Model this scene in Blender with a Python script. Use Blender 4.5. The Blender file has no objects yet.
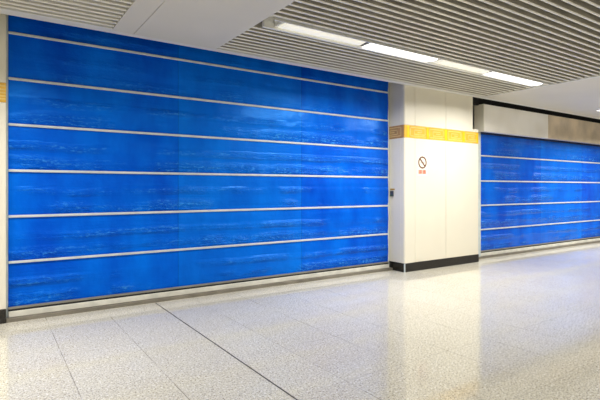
import bpy, bmesh, math, random
from mathutils import Vector, noise
random.seed(7)
S = bpy.context.scene
COL = S.collection

# ------------------------------------------------------------------ helpers
def lin(c):
    return tuple(((v/255)/12.92 if v/255 <= .04045 else ((v/255+.055)/1.055)**2.4) for v in c) + (1,)

class MB:
    """collects shapes that become ONE mesh object"""
    def __init__(s): s.bm = bmesh.new()
    def box(s, x0, x1, y0, y1, z0, z1, bev=0.0):
        r = bmesh.ops.create_cube(s.bm, size=1)
        vs = r['verts']
        for v in vs:
            v.co = Vector((x0+(v.co.x+.5)*(x1-x0), y0+(v.co.y+.5)*(y1-y0), z0+(v.co.z+.5)*(z1-z0)))
        if bev > 0:
            es = list({e for v in vs for e in v.link_edges})
            bmesh.ops.bevel(s.bm, geom=es, offset=bev, segments=2, affect='EDGES', profile=.5)
        return s
    def prism_x(s, prof, x0, x1):
        """closed (y,z) profile extruded along x"""
        a = [s.bm.verts.new((x0, y, z)) for y, z in prof]
        b = [s.bm.verts.new((x1, y, z)) for y, z in prof]
        n = len(prof)
        s.bm.faces.new(a); s.bm.faces.new(b[::-1])
        for i in range(n):
            s.bm.faces.new((a[i], b[i], b[(i+1) % n], a[(i+1) % n]))
        return s
    def ring(s, c, ro, ri, y0, y1, n=48):
        """flat annulus in the xz plane"""
        A = []
        for i in range(n):
            t = 2*math.pi*i/n
            cs, sn = math.cos(t), math.sin(t)
            A.append([s.bm.verts.new((c[0]+r*cs, y, c[1]+r*sn)) for r, y in ((ro, y0), (ri, y0), (ri, y1), (ro, y1))])
        for i in range(n):
            a, b = A[i], A[(i+1) % n]
            for k in range(4):
                s.bm.faces.new((a[k], b[k], b[(k+1) % 4], a[(k+1) % 4]))
        return s
    def cyl(s, p0, p1, r, n=20):
        d = Vector(p1)-Vector(p0)
        m = bmesh.ops.create_cone(s.bm, cap_ends=True, segments=n, radius1=r, radius2=r, depth=d.length)
        q = d.to_track_quat('Z', 'Y')
        c = (Vector(p0)+Vector(p1))/2
        for v in m['verts']: v.co = q @ v.co + c
        return s
    def rotbox(s, c, w, h, y0, y1, ang):
        """bar in the xz plane turned about y"""
        r = bmesh.ops.create_cube(s.bm, size=1)
        ca, sa = math.cos(ang), math.sin(ang)
        for v in r['verts']:
            x, z = v.co.x*w, v.co.z*h
            v.co = Vector((c[0]+x*ca-z*sa, y0+(v.co.y+.5)*(y1-y0), c[1]+x*sa+z*ca))
        return s
    def build(s, name, m, parent=None, smooth=False):
        bmesh.ops.recalc_face_normals(s.bm, faces=s.bm.faces)
        me = bpy.data.meshes.new(name); s.bm.to_mesh(me); s.bm.free()
        me.materials.append(m)
        if smooth: me.polygons.foreach_set('use_smooth', [True]*len(me.polygons))
        o = bpy.data.objects.new(name, me); COL.objects.link(o)
        if parent:
            o.parent = parent
            base = Vector((0, 0, 0)); p = parent
            while p: base += p.location; p = p.parent
            me.transform(__import__('mathutils').Matrix.Translation(-base))
        return o

def thing(name, label, cat, loc, group=None):
    o = bpy.data.objects.new(name, None); COL.objects.link(o)
    o.location = loc; o.empty_display_size = .2
    o['label'] = label; o['category'] = cat
    if group: o['group'] = group
    return o
def struct(o): o['kind'] = 'structure'; return o

# ------------------------------------------------------------------ materials
def mat(name, rgb, rough=.5, metal=0, spec=.5, coat=0, var=0.0, vscale=3, bump=0, bscale=40, emit=None, estr=0):
    m = bpy.data.materials.new(name); m.use_nodes = True
    N = m.node_tree.nodes; L = m.node_tree.links
    b = N['Principled BSDF']
    b.inputs['Base Color'].default_value = lin(rgb)
    b.inputs['Roughness'].default_value = rough
    b.inputs['Metallic'].default_value = metal
    b.inputs['Specular IOR Level'].default_value = spec
    b.inputs['Coat Weight'].default_value = coat
    tc = N.new('ShaderNodeTexCoord')
    if var:
        n = N.new('ShaderNodeTexNoise'); n.inputs['Scale'].default_value = vscale; n.inputs['Detail'].default_value = 4
        L.new(tc.outputs['Object'], n.inputs['Vector'])
        mr = N.new('ShaderNodeMapRange'); mr.inputs[1].default_value = .3; mr.inputs[2].default_value = .7
        mr.inputs[3].default_value = 1-var; mr.inputs[4].default_value = 1+var*.4
        L.new(n.outputs['Fac'], mr.inputs[0])
        mx = N.new('ShaderNodeMix'); mx.data_type = 'RGBA'; mx.blend_type = 'MULTIPLY'; mx.inputs['Factor'].default_value = 1
        mx.inputs['A'].default_value = lin(rgb)
        L.new(mr.outputs[0], mx.inputs['B']); L.new(mx.outputs['Result'], b.inputs['Base Color'])
    if bump:
        n = N.new('ShaderNodeTexNoise'); n.inputs['Scale'].default_value = bscale
        L.new(tc.outputs['Object'], n.inputs['Vector'])
        bp = N.new('ShaderNodeBump'); bp.inputs['Strength'].default_value = bump; bp.inputs['Distance'].default_value = .01
        L.new(n.outputs['Fac'], bp.inputs['Height']); L.new(bp.outputs['Normal'], b.inputs['Normal'])
    if emit:
        b.inputs['Emission Color'].default_value = lin(emit); b.inputs['Emission Strength'].default_value = estr
    return m

SEAM_A, SEAM_B = 2.155-3.149, 4.186-3.149      # cloth joints, from the middle of the left shutter
def fabric_mat():
    m = bpy.data.materials.new('blue coated fabric'); m.use_nodes = True
    N = m.node_tree.nodes; L = m.node_tree.links; b = N['Principled BSDF']
    tc = N.new('ShaderNodeTexCoord')
    def nz(sx, sz, scale, detail=4, rough=.55):
        mp = N.new('ShaderNodeMapping'); mp.inputs['Scale'].default_value = (sx, 1, sz)
        L.new(tc.outputs['Object'], mp.inputs['Vector'])
        n = N.new('ShaderNodeTexNoise'); n.inputs['Scale'].default_value = scale
        n.inputs['Detail'].default_value = detail; n.inputs['Roughness'].default_value = rough
        L.new(mp.outputs[0], n.inputs['Vector']); return n
    tone = nz(1.0, .55, 1.8, 4)
    cr = N.new('ShaderNodeValToRGB')
    cr.color_ramp.elements[0].position = .3; cr.color_ramp.elements[0].color = lin((0, 68, 202))
    cr.color_ramp.elements[1].position = .72; cr.color_ramp.elements[1].color = lin((0, 110, 240))
    L.new(tone.outputs['Fac'], cr.inputs['Fac'])
    # fine horizontal creases and crinkle, strongest where the cloth slumps above each batten
    def M(op, a, bb=None, c=None):
        n = N.new('ShaderNodeMath'); n.operation = op
        for k, v in enumerate((a, bb, c)):
            if v is None: continue
            if isinstance(v, (int, float)): n.inputs[k].default_value = v
            else: L.new(v, n.inputs[k])
        return n.outputs[0]
    def ramp(f, p0, p1):
        n = N.new('ShaderNodeMapRange'); n.interpolation_type = 'SMOOTHSTEP'; n.inputs[1].default_value = p0; n.inputs[2].default_value = p1
        L.new(f, n.inputs[0]); return n.outputs[0]
    sx = N.new('ShaderNodeSeparateXYZ'); L.new(tc.outputs['Object'], sx.inputs[0])
    v = M('FRACT', M('DIVIDE', M('SUBTRACT', sx.outputs[2], .142), .52))
    def bell(c, w): return M('SUBTRACT', 1, ramp(M('ABSOLUTE', M('SUBTRACT', v, c)), w*.2, w))
    wob = M('MULTIPLY', M('SUBTRACT', nz(.8, .3, 1.5).outputs['Fac'], .5), .16)
    v = M('ADD', v, wob)
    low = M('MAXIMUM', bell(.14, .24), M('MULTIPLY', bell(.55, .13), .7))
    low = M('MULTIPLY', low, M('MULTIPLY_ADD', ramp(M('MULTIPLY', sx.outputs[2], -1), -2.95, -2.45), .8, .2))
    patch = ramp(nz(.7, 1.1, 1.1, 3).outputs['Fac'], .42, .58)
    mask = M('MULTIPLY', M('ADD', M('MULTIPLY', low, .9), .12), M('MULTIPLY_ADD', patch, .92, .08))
    fold = nz(.45, 13, 2.0, 3, .6); crink = nz(9, 20, 1.8, 5, .65); big = nz(1.0, 1.6, 1.0, 2)
    hgt = M('MULTIPLY', M('MULTIPLY_ADD', crink.outputs['Fac'], 1.0, fold.outputs['Fac']), mask)
    hgt = M('ADD', hgt, M('MULTIPLY', nz(5, 4, 2.2, 4).outputs['Fac'], .12))
    hgt = M('MULTIPLY_ADD', big.outputs['Fac'], .3, hgt)
    bp = N.new('ShaderNodeBump'); bp.inputs['Strength'].default_value = 1; bp.inputs['Distance'].default_value = .03
    # glare painted into the colour, and the lapped vertical joints between cloth widths
    def mixc(f, a, c):
        n = N.new('ShaderNodeMix'); n.data_type = 'RGBA'; n.inputs['B'].default_value = lin(c)
        L.new(f, n.inputs['Factor']); L.new(a, n.inputs['A']); return n.outputs['Result']
    glare = M('MULTIPLY', ramp(M('MULTIPLY_ADD', nz(2.2, 26, 1.0, 4, .7).outputs['Fac'], .5, M('MULTIPLY', crink.outputs['Fac'], .5)), .50, .62), M('MULTIPLY', low, patch))
    c1 = mixc(M('MULTIPLY', glare, .85), cr.outputs['Color'], (70, 165, 250))
    w1 = M('MULTIPLY', M('GREATER_THAN', sx.outputs[0], SEAM_A), M('LESS_THAN', sx.outputs[0], SEAM_B))
    c1 = mixc(M('MULTIPLY', w1, .22), c1, (10, 140, 250))
    sm = M('MINIMUM', M('ABSOLUTE', M('SUBTRACT', sx.outputs[0], SEAM_A)), M('ABSOLUTE', M('SUBTRACT', sx.outputs[0], SEAM_B)))
    c1 = mixc(M('MULTIPLY', M('LESS_THAN', sm, .007), .22), c1, (0, 30, 110))
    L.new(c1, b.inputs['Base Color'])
    L.new(hgt, bp.inputs['Height']); L.new(bp.outputs['Normal'], b.inputs['Normal'])
    b.inputs['Roughness'].default_value = .27
    b.inputs['Specular IOR Level'].default_value = .8
    b.inputs['Specular Tint'].default_value = lin((70, 170, 255))
    return m

def floor_mat():
    m = bpy.data.materials.new('polished granite tiles'); m.use_nodes = True
    N = m.node_tree.nodes; L = m.node_tree.links; b = N['Principled BSDF']
    tc = N.new('ShaderNodeTexCoord')
    def M(op, a, bb=None, c=None):
        n = N.new('ShaderNodeMath'); n.operation = op
        for i, v in enumerate((a, bb, c)):
            if v is None: continue
            if isinstance(v, (int, float)): n.inputs[i].default_value = v
            else: L.new(v, n.inputs[i])
        return n.outputs[0]
    def noise_(scale, det=2, ro=.5):
        n = N.new('ShaderNodeTexNoise'); n.inputs['Scale'].default_value = scale
        n.inputs['Detail'].default_value = det; n.inputs['Roughness'].default_value = ro
        L.new(tc.outputs['Object'], n.inputs['Vector']); return n.outputs['Fac']
    def mix(f, a, bb, typ='MIX'):
        n = N.new('ShaderNodeMix'); n.data_type = 'RGBA'; n.blend_type = typ
        for k, v in (('Factor', f), ('A', a), ('B', bb)):
            if isinstance(v, (int, float, tuple)): n.inputs[k].default_value = v
            else: L.new(v, n.inputs[k])
        return n.outputs['Result']
    def ramp(f, p0, p1):
        n = N.new('ShaderNodeMapRange'); n.inputs[1].default_value = p0; n.inputs[2].default_value = p1
        L.new(f, n.inputs[0]); return n.outputs[0]
    sx = N.new('ShaderNodeSeparateXYZ'); L.new(tc.outputs['Object'], sx.inputs[0])
    # tile cells: 0.633 x 0.91
    right = M('GREATER_THAN', sx.outputs[0], 1.818)              # tiles right of the expansion joint start with a cut tile
    ta = M('DIVIDE', M('SUBTRACT', sx.outputs[0], .553), .633)
    tb = M('DIVIDE', M('SUBTRACT', sx.outputs[0], 2.312 - .606*12), .606)
    tx = M('ADD', M('MULTIPLY', ta, M('SUBTRACT', 1, right)), M('MULTIPLY', tb, right))
    ty = M('DIVIDE', M('SUBTRACT', sx.outputs[1], .07), .91)
    def edge(t, size, w):
        d = M('ABSOLUTE', M('SUBTRACT', M('FRACT', t), .5))        # .5 at the joint
        d = M('MULTIPLY', M('SUBTRACT', .5, d), size)
        return M('LESS_THAN', d, w)
    joint = M('MAXIMUM', edge(tx, .62, .0028), M('MULTIPLY', edge(ty, .91, .0022), .7))
    cell = N.new('ShaderNodeCombineXYZ'); L.new(M('FLOOR', tx), cell.inputs[0]); L.new(M('FLOOR', ty), cell.inputs[1])
    wn = N.new('ShaderNodeTexWhiteNoise'); wn.noise_dimensions = '2D'; L.new(cell.outputs[0], wn.inputs['Vector'])
    base = mix(wn.outputs['Value'], lin((218, 213, 196)), lin((223, 219, 204)))
    base = mix(M('MULTIPLY', ramp(noise_(1.3, 3), .4, .7), .35), base, lin((214, 206, 188)))
    # mineral grains: grey, brown, white
    base = mix(M('MULTIPLY', ramp(noise_(62, 3, .7), .52, .62), .6), base, lin((140, 130, 112)))
    base = mix(M('MULTIPLY', ramp(noise_(85, 2, .6), .57, .64), .9), base, lin((96, 82, 64)))
    base = mix(M('MULTIPLY', ramp(noise_(55, 2, .5), .56, .66), .8), base, lin((246, 244, 240)))
    jf = M('MULTIPLY', joint, M('MULTIPLY_ADD', ramp(noise_(2.2, 2), .35, .6), .65, .12))
    base = mix(jf, base, lin((104, 94, 82)))
    L.new(base, b.inputs['Base Color'])
    L.new(M('MULTIPLY_ADD', noise_(3, 3), .05, .04), b.inputs['Roughness'])
    b.inputs['Specular IOR Level'].default_value = .42
    bp = N.new('ShaderNodeBump'); bp.inputs['Strength'].default_value = .05; bp.inputs['Distance'].default_value = .01
    L.new(noise_(18, 2), bp.inputs['Height']); L.new(bp.outputs['Normal'], b.inputs['Normal'])
    return m

def steel_mat():
    m = bpy.data.materials.new('brushed stainless'); m.use_nodes = True
    N = m.node_tree.nodes; L = m.node_tree.links; b = N['Principled BSDF']
    tc = N.new('ShaderNodeTexCoord')
    mp = N.new('ShaderNodeMapping'); mp.inputs['Scale'].default_value = (.4, 1, 30)
    L.new(tc.outputs['Object'], mp.inputs['Vector'])
    n = N.new('ShaderNodeTexNoise'); n.inputs['Scale'].default_value = 3; n.inputs['Detail'].default_value = 3
    L.new(mp.outputs[0], n.inputs['Vector'])
    n2 = N.new('ShaderNodeTexNoise'); n2.inputs['Scale'].default_value = 1.1; L.new(tc.outputs['Object'], n2.inputs['Vector'])
    cr = N.new('ShaderNodeValToRGB')
    cr.color_ramp.elements[0].position = .35; cr.color_ramp.elements[0].color = lin((236, 232, 224))
    cr.color_ramp.elements[1].position = .65; cr.color_ramp.elements[1].color = lin((252, 250, 246))
    L.new(n2.outputs['Fac'], cr.inputs['Fac']); L.new(cr.outputs['Color'], b.inputs['Base Color'])
    b.inputs['Metallic'].default_value = .2
    mr = N.new('ShaderNodeMapRange'); mr.inputs[3].default_value = .25; mr.inputs[4].default_value = .45
    L.new(n.outputs['Fac'], mr.inputs[0]); L.new(mr.outputs[0], b.inputs['Roughness'])
    bp = N.new('ShaderNodeBump'); bp.inputs['Strength'].default_value = .25; bp.inputs['Distance'].default_value = .02
    L.new(n2.outputs['Fac'], bp.inputs['Height']); L.new(bp.outputs['Normal'], b.inputs['Normal'])
    return m

FAB = fabric_mat(); FLOOR = floor_mat(); STEEL = steel_mat()
STEELREFL = mat('stainless with painted warm reflection', (232, 214, 186), .32, .45, var=.25, vscale=2.2, bump=.15, bscale=3)  # warm reflection on the hood, painted in as a tan base colour
BATTEN = mat('white batten', (208, 217, 220), .4, .0, var=.12, vscale=8)
BAR = mat('painted white bar', (226, 224, 214), .4, var=.18, vscale=6)
RAIL = mat('galvanised rail', (150, 148, 140), .4, .5, var=.15)
SILL = mat('floor channel grey', (142, 136, 124), .5, .3, var=.25, vscale=5)
RUBBER = mat('black rubber', (26, 26, 28), .6)
CREAM = mat('cream enamel panel', (234, 229, 214), .28, var=.02, vscale=2)
BASE = mat('black granite skirting', (30, 27, 26), .25, var=.3, vscale=60)
GAP = mat('shadow gap joint', (142, 136, 120), .6)
GOLD = mat('ochre gold tile', (238, 186, 60), .35, var=.15, vscale=5)
GOLD_SHADE = mat('shaded gold tile', (190, 146, 92), .4, var=.15, vscale=9)  # darker copy of the gold tile, shade painted into the colour
YELLOW = mat('bright yellow tile', (248, 202, 22), .35, var=.1, vscale=9)
GOLDK = mat('pale gold relief', (240, 208, 118), .4, var=.15, vscale=9)
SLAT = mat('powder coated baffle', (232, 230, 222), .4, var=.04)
SLATS = mat('shade tone baffle flank', (172, 167, 155), .6, var=.15)  # slat sides painted darker to stand in for shade between baffles
PLEN = mat('ceiling void grey', (30, 28, 26), .9, var=.2)
SOFF = mat('white soffit sheet', (218, 214, 204), .5, var=.04, vscale=1.2)
TRIM = mat('white edge trim', (226, 226, 224), .45, var=.04)
WALL = mat('plain cream wall', (216, 211, 198), .6, var=.05)
DARK = mat('black void shade', (20, 20, 24), .7, var=.2)
HOUS = mat('white light housing', (236, 236, 232), .35, var=.03)
OFFL = mat('unlit diffuser with added glow', (232, 230, 216), .4, var=.05, vscale=12, emit=(255, 250, 235), estr=.5)  # faint glow added to brighten the diffusers that are switched off
ONL = mat('lit frosted diffuser', (255, 255, 255), .4, emit=(255, 252, 246), estr=2.2)
CAP = mat('grey light socket', (120, 120, 118), .5, var=.1)
RED = mat('red print', (212, 104, 74), .5, var=.1)
INK = mat('dark brown print', (112, 66, 48), .5, var=.1)
DECAL = mat('clear cream decal', (246, 240, 226), .35, var=.02)
SWITCH = mat('dark grey switch plate', (72, 76, 88), .4, var=.1)
YEL = mat('ochre label', (196, 160, 84), .5, var=.1)
GREEN = mat('green key insert', (64, 92, 74), .4, var=.1)

# ------------------------------------------------------------------ main dimensions (metres)
ZC = 3.35            # ceiling level
YE = 5.83            # ceiling front edge = pillar front
fl = struct(MB().box(-10, 24, -9, 7, -.2, 0).build('floor', FLOOR))
j = MB().box(1.812, 1.824, -9, 6.10, -.01, .0012).build('expansion_joint', mat('dark joint filler', (58, 52, 46), .6), fl)

# wall behind the shutters
struct(MB().box(-10, 24, 6.5, 6.7, 0, 4.2).build('wall_back', WALL))
struct(MB().box(-10, 24, -9.2, -9, 0, 3.62).build('wall_front_unseen', WALL))  # unseen end wall, added to cut horizontal light from behind the camera

# ------------------------------------------------------------------ ceiling
ceil = struct(MB().box(-10, 24, -9, 6.5, 3.62, 3.8).build('ceiling', PLEN))
MB().box(-10, 24, -9, YE-.01, 3.50, 3.52).build('backing_panel', PLEN, ceil)
XA, XB, XR = 1.20, 2.51, 8.36
CH0, CH1 = 4.385, 4.665
def slat_field(x0, x1, y0, y1, skip=None, flank=None):
    f = MB(); y = y1-.075
    while y > y0:
        if not (skip and skip[0] < y+.03 and y-.0 < skip[1]):
            w, h = .034, .085
            f.prism_x([(y, ZC+.012), (y+.006, ZC+.004), (y+w-.006, ZC+.004), (y+w, ZC+.012), (y+w, ZC+h), (y, ZC+h)], x0, x1)
        y -= .1142
    o = f.build('baffle_panel', SLAT, ceil)
    o.data.materials.append(flank or SLATS)
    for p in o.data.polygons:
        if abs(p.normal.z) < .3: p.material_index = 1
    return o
slat_field(-9, XA, -1, 5.67, None, mat('lit tone baffle flank', (226, 223, 214), .5, var=.06))  # paler flank copy for the left bay, brightness painted into the colour
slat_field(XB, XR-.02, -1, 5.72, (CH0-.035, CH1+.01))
# solid soffit between the two slatted bays, three sheets with open seams
for a, b in ((XA, 1.442), (1.448, XB)):
    MB().box(a, b, -9, YE-.10, ZC-.004, ZC+.03, .002).build('soffit_panel', SOFF, ceil)
MB().box(XR+.03, 11.82, -9, YE-.10, ZC-.004, ZC+.03, .002).build('soffit_panel', SOFF, ceil)
MB().box(11.828, 24, -9, YE-.10, ZC-.004, ZC+.03, .002).build('soffit_panel', SOFF, ceil)
for a, b in ((-9, XA), (XB, XR)):
    MB().box(a, b, -9, -1, ZC, ZC+.03).build('soffit_panel', SOFF, ceil)
# edge trims
MB().box(-9, XA, 5.665, YE, ZC-.004, ZC+.12, .003).box(XA, XB, YE-.10, YE, ZC-.004, ZC+.12, .003).build('edge_trim', TRIM, ceil)
MB().box(XB, XR, 5.715, YE, ZC-.004, ZC+.12, .003).box(XR, 24, YE-.10, YE, ZC-.004, ZC+.12, .003).build('edge_trim', TRIM, ceil)
MB().box(XR-.02, XR+.03, -9, YE-.10, ZC-.006, ZC+.10, .003).build('edge_trim', TRIM, ceil)
# recessed light trough
t = MB()
t.box(XB+.1, XR-.06, CH0, CH0+.02, ZC+.002, ZC+.13)
t.box(XB+.1, XR-.06, CH1-.035, CH1, ZC-.002, ZC+.13)
t.box(XB+.1, XR-.06, CH0, CH1, ZC+.125, ZC+.135)
t.box(XR-.08, XR-.06, CH0, CH1, ZC+.0, ZC+.13)
t.build('light_trough', HOUS, ceil)
# black sheet as painted shade in the recess over the right-hand shutter hood
struct(MB().box(8.13, 24, 6.02, 6.06, 3.255, 3.62).box(8.13, 24, YE+.01, 6.05, 3.47, 3.50).build('shade_sheet_1', DARK))

# ------------------------------------------------------------------ light fixtures in the trough
def ceiling_light(x0, x1, on, label):
    y0, y1 = CH0+.02, CH1-.04
    r = thing('ceiling_light', label, 'ceiling light', ((x0+x1)/2, (y0+y1)/2, ZC+.12), 'linear lights in the slatted ceiling')
    MB().box(x0, x1, y0, y1, ZC+.07, ZC+.124, .004).build('housing', HOUS, r)
    b = MB(); n = 10
    prof = [(y0+.004, ZC+.07)]
    for k in range(n+1):
        a = math.pi*k/n
        prof.append(((y0+y1)/2-math.cos(a)*((y1-y0)/2-.004), ZC+.068-math.sin(a)**.5*.072))
    prof.append((y1-.004, ZC+.07))
    b.prism_x(prof, x0+.05, x1-.05).build('diffuser', ONL if on else OFFL, r)
    for xa, xb in ((x0+.012, x0+.046), (x1-.046, x1-.012)):
        MB().box(xa, xb, y0+.01, y1-.01, ZC+.02, ZC+.07, .004).build('end_cap', CAP if on else HOUS, r)
    return r
ceiling_light(2.74, 4.03, False, 'unlit linear ceiling light at the left end of the row, next to the grey soffit')
ceiling_light(4.05, 5.42, True, 'glowing linear ceiling light in the middle of the row, between two unlit ones')
ceiling_light(5.43, 6.66, False, 'unlit linear ceiling light between the two glowing lights, above the pillar')
ceiling_light(6.68, 8.22, True, 'glowing linear ceiling light at the right end of the row, by the flat soffit')

d = thing('downlight', 'small round lit downlight in the flat soffit at the right edge of the photo', 'ceiling light', (11.91, 5.12, ZC))
MB().cyl((11.91, 5.12, ZC-.02), (11.91, 5.12, ZC-.003), .07, 28).build('bezel', HOUS, d)
MB().cyl((11.91, 5.12, ZC-.026), (11.91, 5.12, ZC-.019), .05, 28).build('lens', ONL, d)

# ------------------------------------------------------------------ roll shutters
def fabric(x0, x1, z0, z1, y, seed, parent, nx, nz, seams):
    """one cloth bay between two battens: sagging, creased above the lower batten, lapped at the seams"""
    mb = MB(); g = []
    for jz in range(nz+1):
        v = jz/nz; z = z0+(z1-z0)*v; row = []
        for i in range(nx+1):
            x = x0+(x1-x0)*i/nx
            e = min(1, 8*v)*min(1, 6*(1-v))
            low = math.exp(-((v-.13)/.11)**2)+.45*math.exp(-((v-.62)/.06)**2)
            p = noise.noise(Vector((x*.9+seed*7, z*2.2, seed)))*.008
            p += noise.noise(Vector((x*.4, z*12, seed*3.1)))*.004*(.35+low)
            p += noise.noise(Vector((x*4.2, z*26, seed*5.7)))*.0032*low
            p += noise.noise(Vector((x*3.1, z*1.3, seed*2.3)))*.0035
            step = sum(.004 for s_ in seams if x > s_)
            bulge = -.012*math.sin(math.pi*v)
            row.append(mb.bm.verts.new((x, y+bulge+e*p-step, z)))
        g.append(row)
    for jz in range(nz):
        for i in range(nx):
            mb.bm.faces.new((g[jz][i], g[jz][i+1], g[jz+1][i+1], g[jz+1][i]))
    return mb.build('fabric_panel', FAB, parent, True)

def shutter(label, x0, x1, y, zs, ztop, seams, dens):
    r = thing('roll_shutter', label, 'roller shutter', ((x0+x1)/2, y, 0))
    edges = [.150]+sorted(zs)+[ztop]
    for k in range(len(edges)-1):
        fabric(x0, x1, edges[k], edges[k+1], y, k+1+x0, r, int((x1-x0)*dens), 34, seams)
    for z in zs:
        MB().box(x0, x1, y-.024, y-.004, z-.0145, z+.0145, .006).build('batten', BATTEN, r)
    MB().box(x0, x1, y-.035, y+.02, .134, .158, .004).build('clamp_bar', RAIL, r)
    b = MB().box(x0, x1, y-.045, y+.03, .044, .112, .006).build('bottom_bar', BAR, r)
    MB().box(x0, x1, y-.03, y+.02, .112, .134).build('rubber_seal', RUBBER, b)
    return r

sh = shutter('wide blue fabric roll shutter left of the cream pillar, closed to the floor', .188, 6.11, 6.2,
             [3.262, 2.744, 2.224, 1.702, 1.182, .662], 3.60, (2.155, 4.186), 26)
MB().box(.165, .186, 6.19, 6.28, .042, 3.62, .003).build('guide_rail', BATTEN, sh)
MB().box(6.112, 6.155, 6.20, 6.28, .042, 3.62, .003).build('guide_rail', BATTEN, sh)
sh2 = shutter('narrower blue fabric roll shutter right of the cream pillar, under the steel hood', 8.745, 15.6, 6.13,
              [2.205, 1.660, 1.135, .612], 2.74, (11.1, 13.2), 18)
MB().box(8.745, 15.6, 6.075, 6.10, 2.665, 2.735, .003).build('head_strip', mat('navy head strip', (16, 34, 78), .5, var=.1), sh2)
MB().box(8.66, 8.745, 6.08, 6.2, .042, 2.74, .003).build('guide_rail', BATTEN, sh2)
MB().box(15.6, 15.7, 6.06, 6.2, .042, 2.74, .003).build('guide_rail', BATTEN, sh2)
struct(MB().box(.166, 6.165, 6.12, 6.30, -.005, .042, .004).build('trim_2', SILL))
struct(MB().box(8.31, 15.7, 6.05, 6.25, -.005, .042, .004).build('trim_3', SILL))

# ------------------------------------------------------------------ steel hood over the right-hand shutter
hd = thing('shutter_hood', 'long stainless steel box hood above the right blue shutter', 'shutter hood', (8.6, 6.0, 2.7))
seg = [8.60, 11.12, 13.3, 15.65]
for k in range(3):
    MB().box(seg[k]+.004, seg[k+1]-.004, 5.90, 6.015, 2.695, 3.265, .006).build('hood_panel', STEEL if k == 0 else STEELREFL, hd)
MB().box(8.585, 8.604, 5.897, 6.13, 2.69, 3.268, .003).build('end_cap', CREAM, hd)['label'] = 'cream end plate'

# ------------------------------------------------------------------ pillars
def key_tile(mb, x0, w, z0, h, face):
    """square spiral meander, lines as bars on the band; face(u, v0..) maps to boxes"""
    t = h*.085
    def bar(u0, u1, v0, v1): face(mb, x0+u0*w, x0+u1*w, z0+v0*h, z0+v1*h)
    tu = t/w; tv = t/h
    for (u0, v0, u1, v1) in ((.17, .14, .17, .86), (.17, .86, .93, .86), (.93, .30, .93, .86), (.36, .30, .93, .30),
                             (.36, .30, .36, .66), (.36, .66, .76, .66), (.76, .48, .76, .66), (.54, .48, .76, .48),
                             (.17, .14, .99, .14)):
        bar(u0-tu/2, u1+tu/2, v0-tv/2, v1+tv/2)

# main pillar
PX0, PX1, PY0, PY1, NX = 6.165, 8.305, YE, 6.5, 8.125
pl = thing('pillar', 'broad cream clad pillar with gold key band, between the two blue shutters', 'pillar', ((PX0+PX1)/2, (PY0+PY1)/2, 0))
ZB = .158
core = MB().box(PX0+.02, PX1-.02, PY0+.02, PY1, 0, 2.70).box(PX0+.02, NX-.02, PY0+.02, PY1, 2.70, 3.6).build('core', GAP, pl)
g_ = .004
def panel(x0, x1, z0, z1):
    return MB().box(x0+g_, x1-g_, PY0, PY0+.025, z0, z1, .004).build('cladding_panel', CREAM, pl)
for z0, z1 in ((ZB, 2.408), (2.643, 3.5)):
    xr = PX1 if z0 < 1 else NX
    panel(6.435, 7.294, z0, z1)
    panel(7.294, xr, z0, min(z1, 3.5))
    # corner pieces wrap the left edge
    c = MB(); R = .03
    prof = [(6.435-g_, PY0), (PX0+R, PY0)]
    for k in range(1, 7):
        a = math.pi/2*k/6
        prof.append((PX0+R-R*math.sin(a), PY0+R-R*math.cos(a)))
    prof += [(PX0, PY0+.09), (PX0+.022, PY0+.09), (PX0+.022, PY0+.03), (PX0+.03, PY0+.022), (6.435-g_, PY0+.022)]
    a = [c.bm.verts.new((x, y, z0)) for x, y in prof]; b = [c.bm.verts.new((x, y, z1)) for x, y in prof]
    n = len(prof); c.bm.faces.new(a); c.bm.faces.new(b[::-1])
    for k in range(n): c.bm.faces.new((a[k], a[(k+1) % n], b[(k+1) % n], b[k]))
    c.build('corner_panel', CREAM, pl)
    MB().box(PX0, PX0+.022, PY0+.094, PY1-.14, z0, z1, .003).build('cladding_panel', CREAM, pl)
    MB().box(xr-.022, xr, PY0+.027, PY1, z0, z1 if z0 > 1 else 2.70, .003).build('cladding_panel', CREAM, pl)
MB().box(NX+.002, PX1, PY0, PY0+.025, 2.643, 2.70, .003).build('cladding_panel', CREAM, pl)
band = MB().box(PX0, PX1, PY0, PY0+.022, 2.411, 2.640, .002).build('key_band', GOLD, pl)
sband = MB().box(PX0, PX0+.022, PY0+.0225, PY1-.14, 2.411, 2.640, .002).build('key_band', GOLD_SHADE, pl)
sband['label'] = 'side of the key band, toned darker for shade'
for i in range(5):
    xd = (PX0+.06, 6.745, 7.266, 7.805, 8.235)[i]
    MB().box(xd, xd+.056, PY0-.004, PY0+.001, 2.421, 2.630).build('divider_tile', YELLOW, band)['label'] = 'plain bright yellow tile'
k = MB()
def fr(mb, a, b, c, d):
    b = min(b, PX1-.002)
    if b > a: mb.box(a, b, PY0-.003, PY0+.001, c, d)
for i in range(4): key_tile(k, (6.225, 6.735, 7.265, 7.79)[i], .51, 2.418, .215, fr)
k.box(PX0, PX1, PY0-.0035, PY0+.001, 2.411, 2.420).box(PX0, PX1, PY0-.0035, PY0+.001, 2.631, 2.640)
k.build('key_relief', GOLDK, band)
k = MB()
def lf(mb, a, b, c, d):
    b = min(b, PY1-.142)
    if b > a: mb.box(PX0-.003, PX0+.001, a, b, c, d)
key_tile(k, PY0+.01, .462, 2.418, .215, lf)
k.build('key_relief', mat('shaded gold relief', (222, 190, 132), .4, var=.1), sband)  # relief darkened to go with the painted shade of the side band
MB().box(PX0-.004, PX1+.004, PY0-.006, PY0+.03, 0, ZB-.003, .003).box(PX0-.004, PX0+.024, PY0+.01, PY1-.2, 0, ZB-.003, .003)\
    .box(PX1-.024, PX1+.004, PY0+.01, PY1, 0, ZB-.003, .003).build('skirting', BASE, pl)
MB().box(PX0-.008, PX0+.012, PY0-.010, PY0+.012, 0, ZB-.004, .003).build('corner_guard', BATTEN, pl)

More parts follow.
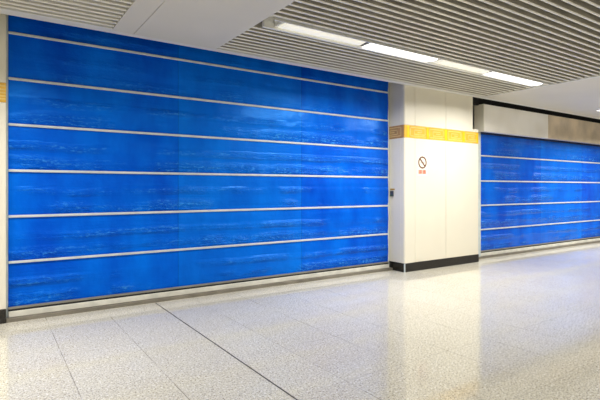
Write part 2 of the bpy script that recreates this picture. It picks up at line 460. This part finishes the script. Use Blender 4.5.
# sliver of the next pillar at the left edge
QX1, QY = .165, 6.11
pq = thing('pillar', 'cream pillar with gold band cut off by the left edge of the photo', 'pillar', (-.9, QY+.2, 0))
MB().box(-2.0, QX1-.01, QY+.02, 6.5, 0, 3.6).build('core', GAP, pq)
for z0, z1 in ((ZB, 2.455), (2.675, 3.55)):
    for a, b in ((-2.0, -1.1), (-1.1, -.2), (-.2, QX1)):
        MB().box(a+g_, b-(0 if b == QX1 else g_), QY, QY+.025, z0, z1, .004).build('cladding_panel', CREAM, pq)
bq = MB().box(-2.0, QX1, QY, QY+.022, 2.458, 2.672, .002).build('key_band', GOLD, pq)
k = MB()
def fq(mb, a, b, c, d):
    b = min(b, QX1-.002)
    if b > a: mb.box(a, b, QY-.003, QY+.001, c, d)
for i in range(5): key_tile(k, -2.0+.02+i*.462, .462, 2.466, .2, fq)
k.build('key_relief', GOLDK, bq)
MB().box(-2.0, QX1, QY-.006, QY+.03, 0, ZB-.003, .003).build('skirting', BASE, pq)

# ------------------------------------------------------------------ sign and switch on the pillar
cx, cz, yf = 6.628, 1.976, PY0
sg = thing('no_smoking_sign', 'small round no smoking sign with red caption on the cream pillar', 'sign', (cx, yf, cz))
MB().box(cx-.135, cx+.135, yf-.003, yf-.0005, cz-.25, cz+.135, .001).build('backing', DECAL, sg)
MB().ring((cx, cz), .112, .086, yf-.006, yf-.003).rotbox((cx, cz), .19, .026, yf-.006, yf-.003, -math.pi/4).build('prohibition_ring', INK, sg)
MB().box(cx-.050, cx+.03, yf-.005, yf-.003, cz-.008, cz+.004).box(cx+.029, cx+.050, yf-.005, yf-.003, cz-.008, cz+.004).build('cigarette', mat('faded print', (196, 176, 160), .5, var=.05), sg)
for gx in (cx-.060, cx+.048):      # two small illegible red words
    c = MB(); z = cz-.208
    for dz in (0, .020, .040, .060): c.box(gx-.046, gx+.046, yf-.005, yf-.003, z+dz, z+dz+.010)
    for dx in (-.040, -.012, .006, .030): c.box(gx+dx, gx+dx+.009, yf-.0052, yf-.003, z, z+.070)
    c.build('caption', RED, sg)

sw = thing('wall_switch', 'small dark key switch on the grey side of the cream pillar', 'switch', (PX0, 6.13, 1.41))
MB().box(PX0-.022, PX0-.0005, 6.095, 6.172, 1.355, 1.452, .004).build('switch_box', SWITCH, sw)
MB().box(PX0-.028, PX0-.021, 6.11, 6.157, 1.362, 1.385, .002).build('key_insert', GREEN, sw)
MB().box(PX0-.004, PX0-.0005, 6.07, 6.18, 1.468, 1.497).build('label_plate', YEL, sw)

# ------------------------------------------------------------------ lights
def area(loc, sx, sy, power, color=(1, .975, .915), spread=180):
    l = bpy.data.lights.new('area_lamp', 'AREA'); l.shape = 'RECTANGLE'; l.size = sx; l.size_y = sy
    l.energy = power; l.spread = math.radians(spread); l.color = color
    o = bpy.data.objects.new('area_lamp', l); o.location = loc; COL.objects.link(o)
for xa in (4.73, 7.45): area((xa, 4.52, ZC-.008), 1.25, .15, 84, spread=160)
for xa, pw in ((-4.2, 80), (-1.5, 46), (.1, 46), (11.6, 60), (13.4, 95)): area((xa, 4.52, ZC-.006), 1.25, .15, pw, spread=140)  # unseen lamps without fixtures; right-hand ones added to brighten that shutter
for ya in (-1.6, -4.2, -7.0):  # unseen lamp rows behind the camera, added as fill, no fixtures
    for xa in (-4, -1.2, 1.6, 4.4, 7.2, 10, 12.8):
        area((xa, ya, ZC-.006), 1.3, .2, 30)
w = bpy.data.worlds.new('World'); S.world = w; w.use_nodes = True
bg = w.node_tree.nodes['Background']; bg.inputs[0].default_value = (1, .97, .9, 1); bg.inputs[1].default_value = .22

# ------------------------------------------------------------------ camera
cam = bpy.data.cameras.new('camera'); co = bpy.data.objects.new('camera', cam); COL.objects.link(co)
co.location = (0, 0, 1.5); co.rotation_euler = (math.pi/2, 0, -math.radians(33.9))
cam.sensor_width = 36; cam.lens = 36*464/600; cam.shift_y = -(200-188.4)/600
cam.clip_start = .05; cam.clip_end = 200
S.camera = co
S.view_settings.view_transform = 'Standard'; S.view_settings.look = 'None'
S.view_settings.exposure = -0.05
